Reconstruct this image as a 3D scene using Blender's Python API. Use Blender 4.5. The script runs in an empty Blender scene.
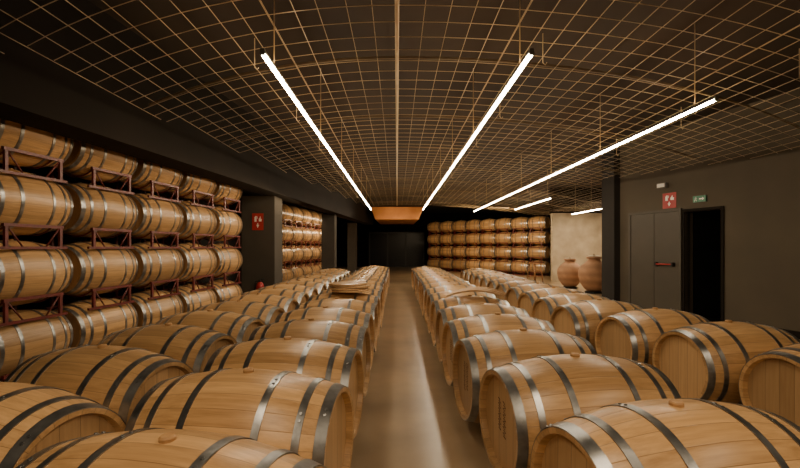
import bpy, math, random
from mathutils import Vector, Matrix
random.seed(7)
PI=math.pi
col=bpy.context.scene.collection
H=1.36
# ------------------------------------------------------------ helpers
class MB:
    def __init__(s): s.v=[]; s.f=[]; s.sm=[]
    def add(s,vs,fs,smooth=False):
        b=len(s.v); s.v+= [tuple(v) for v in vs]
        for f in fs: s.f.append([i+b for i in f]); s.sm.append(smooth)
        return s
    def box(s,x0,x1,y0,y1,z0,z1):
        vs=[(x,y,z) for z in (z0,z1) for y in (y0,y1) for x in (x0,x1)]
        return s.add(vs,[(0,2,3,1),(4,5,7,6),(0,1,5,4),(2,6,7,3),(0,4,6,2),(1,3,7,5)])
    def prism(s,pts,z0,z1):   # pts ccw in xy
        n=len(pts); vs=[(x,y,z0) for x,y in pts]+[(x,y,z1) for x,y in pts]
        fs=[list(range(n))[::-1],list(range(n,2*n))]+[(i,(i+1)%n,(i+1)%n+n,i+n) for i in range(n)]
        return s.add(vs,fs)
    def tube(s,path,r,n=8,smooth=True):
        path=[Vector(p) for p in path]; m=len(path); vs=[]
        for i,p in enumerate(path):
            d=(path[min(i+1,m-1)]-path[max(i-1,0)]).normalized()
            ref=Vector((0,0,1)) if abs(d.z)<.9 else Vector((1,0,0))
            a=d.cross(ref).normalized(); b=a.cross(d).normalized()
            rr=r[i] if isinstance(r,(list,tuple)) else r
            for k in range(n):
                t=2*PI*(k+.5)/n
                vs.append(p+a*(rr*math.cos(t))+b*(rr*math.sin(t)))
        fs=[]
        for i in range(m-1):
            for k in range(n):
                fs.append((i*n+k,(i+1)*n+k,(i+1)*n+(k+1)%n,i*n+(k+1)%n))
        s.add(vs,fs,smooth)
        s.add([vs[k] for k in range(n)],[list(range(n))]); s.add([vs[(m-1)*n+k] for k in range(n)],[list(range(n))[::-1]])
        return s
    def lathe(s,prof,n=40,axis='z',smooth=True,c=(0,0,0),closed=False,cap=False):
        vs=[];m=len(prof)
        for (a,r) in prof:
            for k in range(n):
                t=2*PI*k/n
                if axis=='x': vs.append((c[0]+a,c[1]+r*math.sin(t),c[2]+r*math.cos(t)))
                elif axis=='y': vs.append((c[0]+r*math.cos(t),c[1]+a,c[2]+r*math.sin(t)))
                else: vs.append((c[0]+r*math.cos(t),c[1]+r*math.sin(t),c[2]+a))
        fs=[]
        for i in range(m if closed else m-1):
            j=(i+1)%m
            for k in range(n):
                fs.append((i*n+k,i*n+(k+1)%n,j*n+(k+1)%n,j*n+k))
        if cap: fs+= [list(range(n))[::-1],[(m-1)*n+k for k in range(n)]]
        return s.add(vs,fs,smooth)
    def build(s,name,mat,parent=None,bevel=0,sharp=True):
        me=bpy.data.meshes.new(name); me.from_pydata(s.v,[],s.f); me.update()
        for p,q in zip(me.polygons,s.sm): p.use_smooth=q
        if any(s.sm) and sharp:
            import bmesh
            bm=bmesh.new(); bm.from_mesh(me)
            bmesh.ops.remove_doubles(bm,verts=bm.verts,dist=1e-5)
            bmesh.ops.recalc_face_normals(bm,faces=bm.faces)
            for e in bm.edges:
                if len(e.link_faces)==2 and e.calc_face_angle(0)>math.radians(38): e.smooth=False
            bm.to_mesh(me); bm.free()
        me.materials.append(mat)
        o=bpy.data.objects.new(name,me); col.objects.link(o)
        if parent: o.parent=parent
        if bevel:
            m=o.modifiers.new('bevel','BEVEL'); m.width=bevel; m.segments=2; m.limit_method='ANGLE'
        return o
def tag(o,label,cat,group=None,kind=None):
    o['label']=label; o['category']=cat
    if group: o['group']=group
    if kind: o['kind']=kind
    return o
def empty(name,loc=(0,0,0),rz=0):
    o=bpy.data.objects.new(name,None); o.empty_display_size=.1; col.objects.link(o); o.location=loc; o.rotation_euler=(0,0,rz); return o
def struct(o): o['kind']='structure'; return o
def copy_tree(o,parent=None):
    c=o.copy(); col.objects.link(c)
    if parent is not None: c.parent=parent
    for ch in o.children: copy_tree(ch,c)
    return c
ORD=['nearest','second','third','fourth','fifth','sixth','seventh','eighth','ninth','tenth','eleventh','twelfth','thirteenth','fourteenth','fifteenth','sixteenth','seventeenth','eighteenth','nineteenth','twentieth','twenty-first']
# ------------------------------------------------------------ materials
def new(name):
    m=bpy.data.materials.new(name); m.use_nodes=True; nt=m.node_tree; b=nt.nodes['Principled BSDF']; return m,nt,b
def N(nt,t,**k):
    n=nt.nodes.new(t)
    for a,v in k.items(): setattr(n,a,v)
    return n
def math_(nt,op,a,b=None):
    n=N(nt,'ShaderNodeMath',operation=op)
    for i,x in enumerate((a,b)):
        if x is None: continue
        if isinstance(x,(int,float)): n.inputs[i].default_value=x
        else: nt.links.new(x,n.inputs[i])
    return n.outputs[0]
def mix(nt,fac,a,b,blend='MIX'):
    n=N(nt,'ShaderNodeMix',data_type='RGBA',blend_type=blend)
    for i,x in ((0,fac),(6,a),(7,b)):
        if isinstance(x,(int,float)): n.inputs[i].default_value=x
        elif isinstance(x,tuple): n.inputs[i].default_value=(*x,1) if len(x)==3 else x
        else: nt.links.new(x,n.inputs[i])
    return n.outputs[2]
def noisy(name,c1,c2,scale=4,rough=.7,metal=0,bump=0,stretch=(1,1,1),spec=.5,detail=4):
    m,nt,b=new(name)
    tc=N(nt,'ShaderNodeTexCoord'); mp=N(nt,'ShaderNodeMapping'); mp.inputs['Scale'].default_value=stretch
    nt.links.new(tc.outputs['Object'],mp.inputs[0])
    n=N(nt,'ShaderNodeTexNoise'); n.inputs['Scale'].default_value=scale; n.inputs['Detail'].default_value=detail
    nt.links.new(mp.outputs[0],n.inputs['Vector'])
    r=N(nt,'ShaderNodeMapRange'); r.inputs[1].default_value=.3; r.inputs[2].default_value=.7
    nt.links.new(n.outputs['Fac'],r.inputs[0])
    nt.links.new(mix(nt,r.outputs[0],c1,c2),b.inputs['Base Color'])
    b.inputs['Roughness'].default_value=rough; b.inputs['Metallic'].default_value=metal
    b.inputs['Specular IOR Level'].default_value=spec
    if bump:
        bp=N(nt,'ShaderNodeBump'); bp.inputs['Strength'].default_value=bump; bp.inputs['Distance'].default_value=.01
        nt.links.new(n.outputs['Fac'],bp.inputs['Height']); nt.links.new(bp.outputs[0],b.inputs['Normal'])
    return m
def wood(name,light,dark,mode,count):
    m,nt,b=new(name)
    tc=N(nt,'ShaderNodeTexCoord'); sp=N(nt,'ShaderNodeSeparateXYZ'); nt.links.new(tc.outputs['Object'],sp.inputs[0])
    oi=N(nt,'ShaderNodeObjectInfo')
    if mode=='stave':
        a=math_(nt,'ARCTAN2',sp.outputs[1],sp.outputs[2]); a=math_(nt,'MULTIPLY',a,count/(2*PI))
    else:
        a=math_(nt,'MULTIPLY',sp.outputs[1],count)
    a=math_(nt,'ADD',a,100.37)
    fr=math_(nt,'FRACT',a); fl=math_(nt,'FLOOR',a)
    seam=math_(nt,'ABSOLUTE',math_(nt,'SUBTRACT',fr,.5)); 
    sl=N(nt,'ShaderNodeMapRange'); sl.inputs[1].default_value=.472; sl.inputs[2].default_value=.50; nt.links.new(seam,sl.inputs[0])
    wn=N(nt,'ShaderNodeTexWhiteNoise',noise_dimensions='2D'); cb=N(nt,'ShaderNodeCombineXYZ')
    nt.links.new(fl,cb.inputs[0]); nt.links.new(math_(nt,'MULTIPLY',oi.outputs['Random'],37.0),cb.inputs[1]); nt.links.new(cb.outputs[0],wn.inputs['Vector'])
    mp=N(nt,'ShaderNodeMapping'); mp.inputs['Scale'].default_value=(1.6,30,30) if mode=='stave' else (30,30,1.6)
    ad=N(nt,'ShaderNodeVectorMath',operation='ADD'); nt.links.new(tc.outputs['Object'],ad.inputs[0])
    cb2=N(nt,'ShaderNodeCombineXYZ'); 
    nt.links.new(math_(nt,'MULTIPLY',wn.outputs[0],5.0),cb2.inputs[0 if mode=='stave' else 2]); nt.links.new(cb2.outputs[0],ad.inputs[1])
    nt.links.new(ad.outputs[0],mp.inputs[0])
    n=N(nt,'ShaderNodeTexNoise'); n.inputs['Scale'].default_value=1.6; n.inputs['Detail'].default_value=6; n.inputs['Roughness'].default_value=.65
    nt.links.new(mp.outputs[0],n.inputs['Vector'])
    r=N(nt,'ShaderNodeMapRange'); r.inputs[1].default_value=.34; r.inputs[2].default_value=.68; nt.links.new(n.outputs['Fac'],r.inputs[0])
    f=math_(nt,'ADD',math_(nt,'MULTIPLY',r.outputs[0],.42),math_(nt,'MULTIPLY',wn.outputs[0],.45))
    c=mix(nt,f,light,dark)
    hs=N(nt,'ShaderNodeHueSaturation'); nt.links.new(c,hs.inputs['Color'])
    nt.links.new(math_(nt,'ADD',math_(nt,'MULTIPLY',oi.outputs['Random'],.4),.74),hs.inputs['Value'])
    c=mix(nt,math_(nt,'MULTIPLY',sl.outputs[0],.7),hs.outputs[0],tuple(x*.3 for x in dark))
    nt.links.new(c,b.inputs['Base Color']); b.inputs['Roughness'].default_value=.32; b.inputs['Specular IOR Level'].default_value=.5
    bp=N(nt,'ShaderNodeBump'); bp.inputs['Strength'].default_value=.28; bp.inputs['Distance'].default_value=.003
    hh=math_(nt,'SUBTRACT',math_(nt,'MULTIPLY',n.outputs['Fac'],.25),sl.outputs[0]); nt.links.new(hh,bp.inputs['Height'])
    nt.links.new(bp.outputs[0],b.inputs['Normal'])
    return m
def emis(name,c,s):
    m,nt,b=new(name); b.inputs['Base Color'].default_value=(.8,.8,.8,1)
    b.inputs['Emission Color'].default_value=(*c,1); b.inputs['Emission Strength'].default_value=s; return m
M={}
M['stave']=wood('oak_staves',(.66,.40,.18),(.27,.145,.055),'stave',28)
M['head']=wood('oak_head',(.62,.39,.19),(.36,.21,.095),'plank',11)
M['chime']=noisy('oak_plain',(.60,.38,.19),(.38,.22,.10),9,.55,stretch=(1,6,6))
M['hoop']=noisy('galvanised_hoop',(.36,.36,.355),(.18,.18,.18),14,.30,.88,.1)
M['bung']=noisy('bung',(.50,.28,.11),(.34,.18,.07),30,.6)
M['ink']=noisy('branding_ink',(.12,.06,.03),(.18,.09,.045),40,.7)
M['rack']=noisy('rack_red_paint',(.16,.022,.016),(.09,.015,.011),12,.45)
M['floor']=noisy('polished_concrete',(.38,.26,.145),(.19,.13,.072),1.3,.29,0,.02,spec=1.0,detail=7)
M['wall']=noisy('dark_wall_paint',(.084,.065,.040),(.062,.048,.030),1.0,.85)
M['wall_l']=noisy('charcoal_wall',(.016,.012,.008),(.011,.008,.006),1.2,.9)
M['slab']=noisy('brown_ceiling',(.042,.024,.011),(.020,.012,.006),.7,.9)
M['beam']=noisy('dark_beam',(.012,.008,.005),(.008,.0055,.0035),1.5,.9,spec=.2)
M['pillar']=noisy('pillar_paint',(.056,.044,.030),(.040,.032,.022),2,.8)
M['wire']=noisy('wire_mesh',(.58,.42,.23),(.28,.20,.11),1.2,.5,.2)
M['bar']=noisy('support_bar',(.18,.12,.06),(.12,.08,.04),3,.6,.3)
M['pipe']=noisy('conduit',(.48,.34,.17),(.38,.26,.12),5,.45,.4)
M['black']=noisy('black_metal',(.015,.015,.015),(.025,.024,.022),20,.5,.4)
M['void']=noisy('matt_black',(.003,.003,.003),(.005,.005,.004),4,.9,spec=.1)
M['led']=emis('led_diffuser',(1,.82,.58),78)
M['plaster']=noisy('pale_plaster',(.46,.37,.25),(.32,.255,.17),2.6,.9,0,.3)
M['copper']=noisy('copper_panel',(.62,.28,.09),(.48,.20,.065),2,.4,.2)
M['claylid']=noisy('lid_pale',(.42,.33,.23),(.33,.26,.18),8,.7)
M['door']=noisy('door_grey',(.068,.055,.037),(.054,.044,.03),2,.6)
M['trim']=noisy('frame_grey',(.16,.15,.13),(.13,.12,.105),4,.5)
M['red']=noisy('sign_red',(.36,.013,.010),(.30,.011,.009),10,.5)
M['white']=noisy('sign_white',(.70,.67,.6),(.65,.62,.55),10,.5)
M['green']=noisy('sign_green',(.03,.17,.09),(.03,.15,.08),10,.4)
M['brown']=noisy('stool_wood',(.30,.14,.05),(.18,.08,.03),8,.5,stretch=(6,6,1))
M['glass']=noisy('dark_glass',(.003,.003,.0035),(.005,.005,.005),2,.3,spec=.2)
def clay():
    m,nt,b=new('terracotta')
    tc=N(nt,'ShaderNodeTexCoord'); n=N(nt,'ShaderNodeTexNoise'); n.inputs['Scale'].default_value=6; nt.links.new(tc.outputs['Object'],n.inputs['Vector'])
    wv=N(nt,'ShaderNodeTexWave',bands_direction='Z'); wv.inputs['Scale'].default_value=1.5; wv.inputs['Distortion'].default_value=1.2; nt.links.new(tc.outputs['Object'],wv.inputs['Vector'])
    c=mix(nt,n.outputs['Fac'],(.58,.31,.165),(.32,.16,.08)); c=mix(nt,math_(nt,'MULTIPLY',wv.outputs['Fac'],.5),c,(.22,.115,.06))
    nt.links.new(c,b.inputs['Base Color']); b.inputs['Roughness'].default_value=.75; return m
M['clay']=clay()
# ------------------------------------------------------------ barrel prototype (axis = local x, origin at the underside centre)
BR,BH,BL=.350,.278,.475
def R(x): return BH+(BR-BH)*(1-(x/BL)**2)
def make_barrel():
    root=empty('oak_barrel')
    Z=BR
    b=MB(); xs=[-BL+2*BL*i/22 for i in range(23)]
    b.lathe([(-.435,BH-.03),(-BL+.003,BH-.022)]+[(x,R(x)) for x in xs]+[(BL-.003,BH-.022),(.435,BH-.03)],48,'x')
    o=b.build('staves',M['stave'],root); o.location.z=Z
    for s in (-1,1):
        b=MB(); pr=[(s*.438,BH-.024),(s*.440,.15),(s*.440,.001)]
        b.lathe(pr,48,'x',smooth=False)
        h=b.build('head',M['head'],root); h.location.z=Z
    for (xc,w) in ((.450,.048),(.350,.033),(.175,.034)):
        for s in (-1,1):
            c=s*xc; b=MB(); a0,a1=c-w/2,c+w/2; e=.0045
            b.lathe([(a0,R(a0)-.002),(a0,R(a0)+e),(a1,R(a1)+e),(a1,R(a1)-.002)],48,'x')
            t0=random.uniform(-.9,.9)
            for dt in (-.05,.05):
                t=t0+dt; rr=R(c)+e
                b.tube([(c,rr*math.sin(t),rr*math.cos(t)),(c,(rr+.004)*math.sin(t),(rr+.004)*math.cos(t))],.007,6)
            h=b.build('hoop',M['hoop'],root); h.location.z=Z
    b=MB(); b.lathe([(-.01,.026),(.009,.026),(.015,.021),(.015,.001)],20,'z')
    g=b.build('bung',M['bung'],root); g.location=(0,0,Z+BR)
    return root
proto=make_barrel(); used=[False]
def barrel(x,y,z,rz,label,group,sc=1):
    o=proto if not used[0] else copy_tree(proto)
    used[0]=True
    o.location=(x,y,z); o.rotation_euler=(0,0,rz); o.scale=(sc,sc,sc)
    tag(o,label,'barrel',group); return o
FZ=.036
cols=[('row along the left aisle edge','L'),('outer left row beside the racks','LB'),('row along the right aisle edge','R'),('outer right row towards the doors','RB')]
YB=4.95
def rx_outer(y): return 2.93-.24*(y-2.80) if y<YB else 2.39
spec={'L':(-.73,1.36,.745,18),'LB':(-1.83,1.88,.740,15),'R':(.95,1.66,.745,17),'RB':(None,2.76,.735,14)}
nb={}
for rowlab,k in cols:
    cx,y0,s,n=spec[k]
    for i in range(n):
        y=y0+s*i
        x=(rx_outer(y) if cx is None else cx)+random.uniform(-.015,.015)
        if k=='R' and i==0: x+=.15
        if k=='R' and i==1: x+=.06
        pos='nearest the camera' if i==0 else ORD[i]+' from camera'
        th=.36*x/y; lim={'L':.20,'LB':.24,'R':.19,'RB':.15}[k]; th=max(-lim,min(lim,th))
        o=barrel(x,y,FZ,th+math.radians(random.uniform(-.5,.5))+(0 if k[0]=='L' else PI),
            f'oak barrel, {pos} in the {rowlab}',f'barrels in the {rowlab}')
        nb[(k,i)]=o
# rails the floor rows lie on
def rails(k,lab):
    cx,y0,s,n=spec[k]
    for j,dx in enumerate((-.27,.27)):
        b=MB()
        if k=='RB':
            ys=[y0-.4,YB,y0+s*n-.2]
            for a,c in zip(ys[:-1],ys[1:]):
                xa,xc=rx_outer(a-.001)+dx,rx_outer(c)+dx
                if a==YB: xa=xc
                b.prism([(xa-.025,a),(xa+.025,a),(xc+.025,c),(xc-.025,c)],0,.038)
        else: b.box(cx+dx-.025,cx+dx+.025,y0-.4,y0+s*n-.2,0,.038)
        o=b.build('barrel_rail',M['black'])
        side='left-hand' if dx<0 else 'right-hand'
        tag(o,f'{side} low dark rail under barrels of the {lab}','rail','low rails under the floor barrels')
for lab,k in cols: rails(k,lab)
# marks on some barrel heads
def marks(o,seed):
    rnd=random.Random(seed)
    heads=[c for c in o.children if c.name.startswith('head')]
    h=heads[1]   # rotated by pi: +x head faces the aisle
    X=.4405
    for line in range(2):
        b=MB()
        z=.12
        yy=-.03+line*.065
        pts=[]
        for j in range(6):
            hh=rnd.uniform(.018,.028)
            pts+=[(X,yy-.018,z),(X,yy+.006,z-hh*.3),(X,yy-.012,z-hh*.7),(X,yy+.018,z-hh)]
            z-=hh+.010
        b.tube(pts,.0026,5)
        b.build('branded_mark',M['ink'],h)
for i in (0,1,2,3): marks(nb[('R',i)],i+3)
# ------------------------------------------------------------ steel cradles for the stacked barrels
RS=.93; TP=.70   # rack barrel scale, tier pitch
def make_rack(base):
    root=empty('barrel_rack'); root.scale=(RS,)*3; up=.125; lo=-.105; zc=.027+BR
    if base: up=.18; lo=.014; zc=.075/RS+BR
    for sy in (-1,1):
        y=sy*.285
        b=MB(); b.box(-.33,.33,y-.016,y+.016,up-.016,up+.016); b.build('upper_rail',M['rack'],root)
        b=MB(); b.box(-.38,.38,y-.014,y+.014,lo-.014,lo+.014); b.build('lower_rail',M['rack'],root)
        for x in (-.30,.30):
            b=MB(); b.box(x-.016,x+.016,y-.014,y+.014,lo+.014,up-.016); b.build('post',M['rack'],root)
        for s in (-1,1):
            b=MB(); b.tube([(s*.29,y,up-.01),(s*.13,y,lo+.012)],.009,6); b.build('brace',M['rack'],root)
    for sx in (-1,1):
        rr=R(.25)+.012; am=math.acos(max(-1,min(1,(zc-up)/rr)))
        b=MB(); pts=[(sx*.25,rr*math.sin(t),zc-rr*math.cos(t)) for t in [am*q/8 for q in range(-8,9)]]
        pts=[(sx*.25,-.285,up)]+pts+[(sx*.25,.285,up)]
        b.tube(pts,.010,6); b.build('saddle',M['rack'],root)
    return root
rp={True:make_rack(True),False:make_rack(False)}; ru={True:False,False:False}
def rack(x,y,z,rz,base,label,group):
    o=rp[base] if not ru[base] else copy_tree(rp[base])
    ru[base]=True; o.location=(x,y,z); o.rotation_euler=(0,0,rz); tag(o,label,'barrel rack',group)
TIER=['lowest','second','third','top']
def rackrun(p0,d,n,s,name,first,order):
    rz=math.atan2(d[1],d[0])
    for i in range(n):
        pos=first if i==0 else ORD[i]+' from '+order
        for r in range(4):
            x,y=p0[0]+d[0]*s*i,p0[1]+d[1]*s*i
            zb=.075+r*TP
            rack(x,y,0 if r==0 else zb-.025,rz,r==0,f'dark red steel cradle, {TIER[r]} tier of {name}, {pos}',f'steel cradles of the {name}')
            barrel(x,y,zb,rz,f'oak barrel, {TIER[r]} tier of {name}, {pos}',f'barrels on the {name}',RS)
def xr(y): return -3.82+.103*(y-4.24)
aL=math.atan(.103); dL=(math.sin(aL),math.cos(aL))
rackrun((xr(4.16),4.16),dL,5,.985,'near left rack','nearest the camera','camera')
v=Vector((.8,5)).normalized()
rackrun((-4.05,13.2),(v.x,v.y),6,.92,'far left rack','nearest the camera','camera')
v=Vector((-5.1,5)).normalized()
rackrun((6.75,20.0),(v.x,v.y),8,.90,'far right rack','rightmost','right')
# ------------------------------------------------------------ setting
SL=3.7
b=MB(); b.box(-7,11,-3.2,30,-.1,0); struct(b.build('floor',M['floor']))
b=MB(); b.box(-7,11,-3.2,30,SL,SL+.1); struct(b.build('ceiling',M['slab']))
def xw(y): return -4.55+.103*(y-4.24)
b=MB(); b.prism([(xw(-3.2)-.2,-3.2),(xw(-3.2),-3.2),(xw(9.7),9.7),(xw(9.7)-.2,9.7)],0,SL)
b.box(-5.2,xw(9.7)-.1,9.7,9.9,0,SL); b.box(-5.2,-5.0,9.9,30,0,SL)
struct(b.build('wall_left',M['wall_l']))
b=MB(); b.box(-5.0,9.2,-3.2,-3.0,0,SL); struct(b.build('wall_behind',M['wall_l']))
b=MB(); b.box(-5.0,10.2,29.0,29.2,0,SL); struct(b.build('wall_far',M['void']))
# left soffit beam + pillars
def xb(y): return -2.9+.103*(y-4.24)
b=MB(); b.prism([(xb(-3)-.42,-3),(xb(-3),-3),(xb(21),21),(xb(21)-.42,21)],2.46,SL)
struct(b.build('trim_1',M['beam']))
def pillar(n,x0,x1,y0,y1,top=2.46,m='pillar'):
    b=MB(); b.box(x0,x1,y0,y1,0,top); return struct(b.build('trim_%d'%n,M[m],bevel=.012))
pillar(2,-3.34,-2.62,9.0,9.6)
pillar(3,-2.52,-2.08,14.0,14.5)
pillar(4,-2.25,-1.85,19.0,19.5)
pillar(5,4.86,5.36,9.40,9.98,SL,'wall_l')
# right wall, local frame: x along the wall (away from the camera), y into the room
dR=(-.287,.958); O=(5.95,6.2); rzR=math.atan2(dR[1],dR[0])
def onwall(o): o.location=(O[0],O[1],0); o.rotation_euler=(0,0,rzR); return o
T=-.2
u0,u1=1.13,1.80
b=MB(); b.box(-9.6,u0,T,0,0,SL); b.box(u0,u1,T,0,2.02,SL); b.box(u1,3.35,T,0,0,SL)
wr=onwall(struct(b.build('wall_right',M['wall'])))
# lobby behind the open doorway, its darkness put into near-black walls
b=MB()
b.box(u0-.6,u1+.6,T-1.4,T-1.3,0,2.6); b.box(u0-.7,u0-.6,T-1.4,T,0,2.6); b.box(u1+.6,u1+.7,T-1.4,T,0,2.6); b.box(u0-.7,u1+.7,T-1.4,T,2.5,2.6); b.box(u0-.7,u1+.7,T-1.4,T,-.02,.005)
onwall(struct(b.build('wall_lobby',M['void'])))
b=MB(); b.box(-9.6,u0-.06,0,.02,0,.11); b.box(3.06,3.3,0,.02,0,.11); onwall(struct(b.build('baseboard_right',M['beam'])))
# open doorway: frame and dark leaf swung inwards
d2=struct(empty('door_2')); onwall(d2)
b=MB(); b.box(u0-.05,u0,-.12,.02,0,2.07); b.box(u1,u1+.05,-.12,.02,0,2.07); b.box(u0,u1,-.12,.02,2.02,2.07); b.build('door_frame',M['beam'],d2)
b=MB(); b.box(-.67,0,-.045,0,.01,2.01); lf=b.build('door_leaf',M['void'],d2); lf.location=(u1-.01,-.22,0); lf.rotation_euler=(0,0,math.radians(70))
b=MB(); b.tube([(-.60,0,1.0),(-.60,.05,1.0),(-.50,.05,1.0)],.01,8); b.build('door_handle',M['black'],lf)
# grey double fire door
d1=struct(empty('door_1')); onwall(d1)
a0,a1=1.90,3.02; am=(a0+a1)/2-.02
b=MB(); b.box(a0-.05,a0,0,.04,0,2.10); b.box(a1,a1+.05,0,.04,0,2.10); b.box(a0,a1,0,.04,2.05,2.10); b.build('door_frame',M['door'],d1)
for (p,q) in ((a0,am),(am,a1)):
    b=MB(); b.box(p+.004,q-.004,.002,.03,.01,2.045); l=b.build('door_leaf',M['door'],d1,bevel=.004)
    if p==a0:
        hb=MB(); hb.box(p+.10,q-.06,.07,.09,1.01,1.035); hb.build('panic_bar',M['red'],l)
        hb=MB(); hb.box(p+.08,p+.12,.03,.092,.985,1.06); hb.build('bar_bracket',M['black'],l)
        hb=MB(); hb.box(q-.09,q-.05,.03,.092,.985,1.06); hb.build('bar_bracket',M['black'],l)
# recess wall with plaster
b=MB(); b.box(6.15,10.2,16.6,16.8,0,2.70); b.box(10.0,10.2,9.0,29,0,2.70); struct(b.build('wall_recess',M['plaster']))
b=MB(); b.box(6.1,10.2,16.5,16.8,2.70,SL); b.box(9.95,10.2,9.0,16.5,2.70,SL); struct(b.build('trim_6',M['beam']))
b=MB(); b.box(5.3,10.2,9.62,9.75,0,SL); struct(b.build('wall_recess_front',M['wall_l']))
# far end: dark glazed double door
d3=struct(empty('door_3',(0.0,28.95,0)))
b=MB()
for x in (-1.9,-.65,.6,1.85): b.box(x-.05,x+.05,-.06,.05,0,2.3)
b.box(-1.95,1.9,-.06,.05,2.3,2.4); b.build('door_frame',M['black'],d3)
for x in (-1.9,-.65,.6):
    b=MB(); b.box(x+.05,x+1.20,-.02,.01,0,2.3); b.build('glass_panel',M['glass'],d3)
# copper-coloured tapered bulkhead at the end of the mesh
b=MB()
b.add([(-1.18,18.6,3.14),(1.18,18.6,3.14),(.96,18.6,2.58),(-.96,18.6,2.58),(-1.18,24,3.14),(1.18,24,3.14),(.96,24,2.66),(-.96,24,2.66)],
      [(0,3,2,1),(4,5,6,7),(0,1,5,4),(3,7,6,2),(0,4,7,3),(1,2,6,5)])
o=b.build('ceiling_duct',M['copper'],bevel=.01)
tag(o,'tapered copper orange panelled duct at the far end of the mesh ceiling above the aisle','duct')
# ------------------------------------------------------------ wire mesh ceiling, a shallow vault with bowed cross wires
def mz(x): return 3.20-(.041*x*x if x<0 else .0125*min(x,6)**2)
def bow(x): return (.06*x*x if x<0 else .045*x*x)
def xright(y): return (7.81-.3*y-.05) if y<9.35 else (4.8 if y<10.05 else 9.9)
bays=[(-4.0,-1.0,'leftmost bay, between dark beam and left light strip'),(-1.0,1.0,'middle bay over the aisle between two light strips'),(1.0,3.12,'bay between the middle and right-hand light strips'),(3.12,9.9,'rightmost bay reaching the door wall')]
DX,DY,w=.20,.24,.0023
YE=18.4
rj=random.Random(3)
def crosswire(b,xa,xc,y0,dz,w,skew=0):
    run=[]; runs=[]
    n=max(4,int((xc-xa)/.2))
    for k in range(n+1):
        px=xa+(xc-xa)*k/n; py=y0+bow(px)+skew*k/n
        ok=-1.0<=py<=YE and px>xb(py)+.01 and px<xright(py)
        if ok: run.append((px,py))
        else:
            if len(run)>1: runs.append(run)
            run=[]
    if len(run)>1: runs.append(run)
    for run in runs:
        vs=[]
        for px,py in run:
            z=mz(px)+dz
            vs+=[(px,py-w,z-w),(px,py+w,z-w),(px,py+w,z+w),(px,py-w,z+w)]
        fs=[]
        for k in range(len(run)-1):
            for q in range(4): fs.append((k*4+q,k*4+(q+1)%4,(k+1)*4+(q+1)%4,(k+1)*4+q))
        b.add(vs,fs)
for (xa,xc,lab) in bays:
    root=empty('wire_mesh_ceiling',((xa+xc)/2*0,0,0))
    b=MB()
    nx=int(round((xc-xa)/DX)); 
    for i in range(nx+1):
        x=xa+(xc-xa)*i/nx+.004
        if i==nx: x-=.008
        elif i: x+=rj.uniform(-.014,.014)
        segs=[]; y=-1.0; cur=None
        while y<=YE:
            inside = x>xb(y)+.01 and x<xright(y)
            if inside and cur is None: cur=y
            if (not inside) and cur is not None: segs.append((cur,y-.05)); cur=None
            y+=.05
        if cur is not None: segs.append((cur,YE))
        for s0,s1 in segs:
            if s1-s0<.1: continue
            z=mz(x); b.box(x-w,x+w,s0,s1,z-w,z+w)
    y0=-4.0
    while y0<=YE:
        crosswire(b,xa,xc,y0+rj.uniform(-.012,.012),2*w,w,rj.uniform(-.02,.02))
        y0+=DY
    b.build('wire_grid',M['wire'],root)
    b=MB(); y0=-3.4
    while y0<=YE:
        crosswire(b,xa,xc,y0,.09,.011); y0+=1.92
    b.build('support_bars',M['bar'],root)
    tag(root,'tan wire mesh ceiling panel, '+lab,'mesh ceiling','wire mesh bays')
# conduit
b=MB(); b.tube([(0,-1,mz(0)-.022),(0,18.4,mz(0)-.022)],.018,10); tag(b.build('conduit_pipe',M['pipe']),'straight tan conduit pipe running down the middle of the mesh ceiling','pipe')
# ------------------------------------------------------------ led strips
def led(x,y0,y1,lab,nh=7,z=2.80):
    root=empty('linear_light',(x,y0,z)); L=y1-y0
    b=MB(); b.box(-.012,.012,0,L,.010,.032); b.build('housing',M['black'],root)
    b=MB(); b.box(-.014,.014,.01,L-.01,-.009,.010); b.build('diffuser',M['led'],root)
    for e in (0,L):
        b=MB(); b.box(-.018,.018,e-.008,e+.008,-.013,.034); b.build('end_cap',M['trim'],root)
    for k in range(nh):
        yy=.3+(L-.6)*k/(nh-1)
        b=MB(); b.tube([(0,yy,.03),(0,yy,SL-z)],.005,6); b.build('hanger_rod',M['pipe'],root)
    tag(root,lab,'light','linear lights under the mesh ceiling')
led(-1.0,3.12,16.2,'long bright linear light left of the aisle')
led(1.0,3.12,16.2,'long bright linear light right of the aisle, second from left')
led(3.12,4.1,17,'long bright linear light nearest the door wall')
led(4.55,12.4,16.2,'short linear light further back beyond the right pillar',3)
led(6.75,13.0,16.2,'short linear light over the clay jars, hard against pale wall',3,2.62)
# small hooks hanging below the mesh
for side,xs in (('left',(-1.22,)),('right',(1.25,)),('far right',(3.45,))):
    for x in xs:
        for k in range(7):
            y=3.6+k*1.5
            b=MB(); b.tube([(x,y,mz(x)+.01),(x,y,mz(x)-.24),(x+.02,y,mz(x)-.26),(x+.035,y,mz(x)-.24)],.004,6)
            tag(b.build('ceiling_hook',M['wire']),f'thin wire hook hanging by {side} light strip, {"nearest the camera" if k==0 else ORD[k]+" from camera"}','hook','wire hooks below the mesh')
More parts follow.
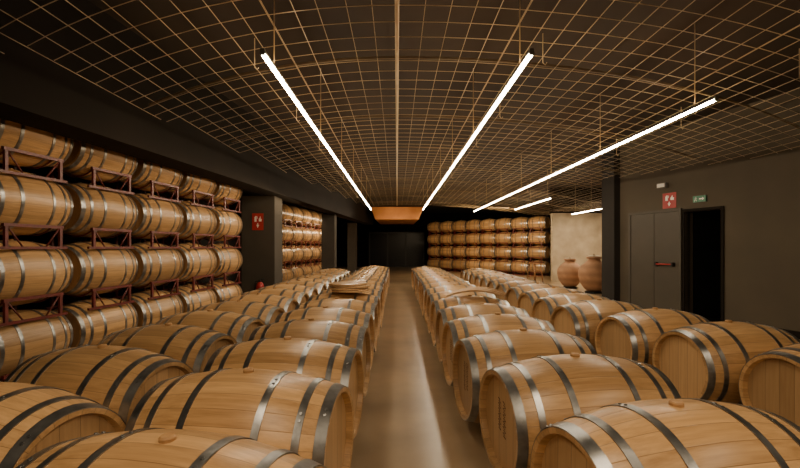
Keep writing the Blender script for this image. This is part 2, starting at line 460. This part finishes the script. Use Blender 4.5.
# ------------------------------------------------------------ signs
def sign_fire(name_lab,loc,rz,w_,h_):
    r=empty('fire_equipment_sign',loc,rz)
    b=MB(); b.box(-w_/2,w_/2,-.006,0,-h_/2,h_/2); b.build('plate',M['red'],r)
    y=-.0085
    b=MB()
    cx,cz=-w_*.2,h_*.18
    b.box(cx-w_*.09,cx+w_*.09,y,-.006,cz-h_*.18,cz+h_*.10); b.box(cx-w_*.04,cx+w_*.04,y,-.006,cz+h_*.10,cz+h_*.16)
    b.tube([(cx+w_*.04,y,cz+h_*.15),(cx+w_*.15,y,cz+h_*.12),(cx+w_*.15,y,cz)],.006,5)
    b.build('pictogram',M['white'],r)
    b=MB(); fx=w_*.22   # flame
    b.add([(fx-w_*.12,y,cz-h_*.16),(fx+w_*.12,y,cz-h_*.16),(fx+w_*.13,y,cz),(fx+w_*.05,y,cz-h_*.02),(fx+w_*.02,y,cz+h_*.16),(fx-w_*.08,y,cz+h_*.02),(fx-w_*.13,y,cz)],[(0,1,2,3,4,5,6)])
    b.build('flame_symbol',M['white'],r)
    b=MB()
    b.add([(-w_*.12,y,-h_*.18),(w_*.12,y,-h_*.18),(0,y,-h_*.38)],[(0,2,1)])
    b.box(-w_*.04,w_*.04,y,-.006,-h_*.18,-h_*.08); b.build('arrow_symbol',M['white'],r)
    tag(r,name_lab,'sign')
sign_fire('red fire extinguisher sign with white pictograms on the left pillar',(-2.98,8.995,1.90),0,.24,.36)
def wallpt(u,v): 
    return (O[0]+dR[0]*u-dR[1]*v*1.0, O[1]+dR[1]*u+dR[0]*v)
rs=rzR+PI
x,y=wallpt(2.12,.002); sign_fire('red fire equipment sign with white pictograms above the grey fire door',(x,y,2.27),rs,.29,.30)
x,y=wallpt(1.50,.002); r=empty('exit_sign',(x,y,2.235),rs); r.scale=(.8,1,.8)
b=MB(); b.box(-.15,.15,-.03,0,-.07,.07); b.build('sign_box',M['green'],r)
b=MB(); yy=-.033
b.tube([(-.075,yy,.035),(-.075,yy,.04)],.014,8)
b.tube([(-.075,yy,.02),(-.085,yy,-.01),(-.11,yy,-.045)],.007,5); b.tube([(-.085,yy,-.01),(-.06,yy,-.03),(-.065,yy,-.05)],.007,5); b.tube([(-.10,yy,.005),(-.075,yy,.02),(-.05,yy,.0)],.006,5)
b.build('running_figure',M['white'],r)
b=MB(); b.box(.0,.07,yy,-.03,-.012,.012); b.add([(.07,yy,.035),(.07,yy,-.035),(.115,yy,0)],[(0,1,2)]); b.build('arrow_symbol',M['white'],r)
tag(r,'small green exit sign above the open dark doorway','exit sign')
x,y=wallpt(2.25,.002); r=empty('emergency_light',(x,y,2.58),rs)
b=MB(); b.box(-.10,.10,-.07,0,-.05,.05); b.build('body',M['trim'],r,bevel=.008); b=MB(); b.box(-.08,.08,-.078,-.07,-.035,.035); b.build('lens',M['white'],r)
tag(r,'small grey emergency light box high on the wall above the red sign','emergency light')
# extinguisher
r=empty('fire_extinguisher',(-2.90,8.90,.12))
b=MB(); b.lathe([(0,.001),(0,.075),(.03,.085),(.40,.085),(.47,.06),(.50,.03),(.50,.001)],24,'z'); b.build('cylinder',M['red'],r)
b=MB(); b.tube([(0,0,.50),(0,0,.55)],.018,8); b.tube([(0,0,.55),(.09,0,.57)],.01,6); b.tube([(0,0,.53),(.08,0,.51)],.008,6); b.build('valve_handle',M['black'],r)
b=MB(); b.tube([(-.01,0,.53),(-.10,0,.50),(-.115,0,.30),(-.10,0,.12)],.012,8); b.build('hose',M['black'],r)
b=MB(); b.box(-.03,.03,.08,.10,.30,.36); b.build('wall_bracket',M['black'],r)
tag(r,'red fire extinguisher hung low on the left pillar under its sign','fire extinguisher')
# ------------------------------------------------------------ clay jars
def jar(x,y,s,lab):
    r=empty('clay_jar',(x,y,0)); r.scale=(s,s,s*1.02)
    b=MB()
    b.lathe([(.02,.24),(.05,.24),(.05,.20),(.02,.20)],28,'z',closed=True)
    for k in range(3):
        a=2*PI*k/3; b.tube([(.22*math.cos(a),.22*math.sin(a),.03),(.30*math.cos(a),.30*math.sin(a),.008)],.012,6)
    b.lathe([(0,.24),(.02,.24),(.02,.20),(0,.20)],28,'z',closed=True)
    b.build('stand',M['black'],r)
    b=MB(); b.lathe([(.045,.001),(.05,.17),(.12,.26),(.28,.37),(.48,.42),(.64,.41),(.76,.34),(.85,.23),(.91,.165),(.96,.155)],36,'z'); b.build('jar_body',M['clay'],r)
    b=MB(); b.lathe([(.95,.15),(.955,.195),(.985,.205),(1.01,.195),(1.01,.15)],36,'z',closed=True); b.build('rim',M['clay'],r)
    b=MB(); b.lathe([(1.005,.16),(1.03,.16),(1.04,.13),(1.04,.04),(1.07,.035),(1.09,.03),(1.09,.001)],28,'z'); b.build('lid',M['claylid'],r)
    tag(r,lab,'clay jar','terracotta jars by the pale wall')
jar(5.72,13.9,.94,'round terracotta jar, left one, beside the far right barrel rack')
jar(5.84,12.45,1.04,'large terracotta jar in the middle of the three near the right pillar')
jar(7.65,14.9,1.0,'terracotta jar furthest back, mostly hidden behind the right pillar')
# stool
r=empty('wooden_stool',(5.35,16.3,0),.4)
b=MB(); b.box(-.2,.2,-.2,.2,.70,.74); b.build('seat',M['brown'],r,bevel=.008)
for sx in (-1,1):
    for sy in (-1,1):
        b=MB(); b.tube([(sx*.21,sy*.21,0),(sx*.15,sy*.15,.70)],.02,6); b.build('leg',M['brown'],r)
b=MB()
for z,q in ((.22,.19),(.45,.17)):
    for s in (-1,1): b.tube([(-q,s*q,z),(q,s*q,z)],.012,6); b.tube([(s*q,-q,z),(s*q,q,z)],.012,6)
b.build('stretcher',M['brown'],r)
tag(r,'tall brown wooden stool beside the far right barrel rack','stool')
# round boards stacked on a left barrel
z0=FZ+2*BR+.015
yb=nb[('L',6)].location.y
for k in range(4):
    b=MB(); b.lathe([(0,.001),(0,.26),(.004,.27),(.022,.27),(.026,.26),(.026,.001)],40,'z')
    o=b.build('round_board',M['head']); o.location=(-.66+.02*(-1)**k,yb+.01*k,z0+.001+.0275*k); o.rotation_euler=(0,0,.5*k)
    tag(o,'round oak board lying flat on a left-row barrel, '+['bottom','second from bottom','second from top','top'][k]+' of the stack','round board','round boards stacked on a left-row barrel')
# curved planks on right barrel
yb=nb[('R',5)].location.y
for k in range(3):
    b=MB(); n=10; vs=[];L=.36
    for i in range(n+1):
        t=-1+2*i/n; x=t*L; z=.07*(1-t*t); ww=.035+.015*(1-t*t)
        vs+=[(x,-ww,z),(x,ww,z),(x,ww,z+.022),(x,-ww,z+.022)]
    fs=[(0,1,2,3),(n*4+3,n*4+2,n*4+1,n*4)]
    for i in range(n):
        for q in range(4): fs.append((i*4+q,(i+1)*4+q,(i+1)*4+(q+1)%4,i*4+(q+1)%4))
    b.add(vs,fs); o=b.build('curved_plank',M['chime'])
    o.location=(.97+.05*k,yb-.15+.15*k,FZ+2*BR+.003); o.rotation_euler=(0,0,(.05,.0,.05)[k])
    tag(o,['nearest','middle','furthest'][k]+' of three loose curved oak planks lying on a right-row barrel','plank','loose planks on a right-row barrel')
# ------------------------------------------------------------ lights
def area(name,loc,sx,sy,power,c,rot=(0,0,0)):
    l=bpy.data.lights.new(name,'AREA'); l.shape='RECTANGLE'; l.size=sx; l.size_y=sy; l.energy=power; l.color=c
    o=bpy.data.objects.new(name,l); col.objects.link(o); o.location=loc; o.rotation_euler=rot; return o
for x in (-1.0,1.0,3.12): area('rear_strip_lamp',(x,-.4,2.78),.05,3.6,50,(1,.78,.52))
area('jar_fill',(7.2,14.3,2.7),.8,1.5,120,(1,.77,.50))  # added fill, brightens the recess wall and jars beyond the strips
area('far_rack_fill',(3.0,17.6,2.9),3.5,.2,200,(1,.74,.44),(math.radians(55),0,math.radians(-25)))  # added fill without a fixture, aimed at the far right rack
area('left_rack_fill',(-2.35,7.0,2.40),.1,7,14,(1,.72,.42),(0,math.radians(60),0))  # added fill under the beam to lift the near left rack
area('far_left_rack_fill',(-2.55,16.0,2.4),.1,4.5,60,(1,.72,.42),(0,math.radians(50),0))  # added fill turned on the far left rack, no real fitting
area('duct_fill',(0,17.6,2.35),1.6,.1,12,(1,.62,.3),(math.radians(130),0,0))  # invented warm light, only brightens the front of the duct
for x in (-1.0,1.0,3.12): area('mesh_fill',(x,8.5,2.86),.05,11,13,(1,.70,.40),(PI,0,0))  # added upward fill above the strips so the mesh wires read brighter
w_=bpy.data.worlds.new('World'); bpy.context.scene.world=w_; w_.use_nodes=True
w_.node_tree.nodes['Background'].inputs[0].default_value=(.9,.65,.4,1); w_.node_tree.nodes['Background'].inputs[1].default_value=.005
# ------------------------------------------------------------ camera
c=bpy.data.cameras.new('Camera'); c.lens=18.9; c.sensor_width=36; c.shift_x=3/800; c.shift_y=13/800; c.clip_start=.05
o=bpy.data.objects.new('Camera',c); col.objects.link(o); o.location=(0,0,H); o.rotation_euler=(PI/2,0,0)
bpy.context.scene.camera=o
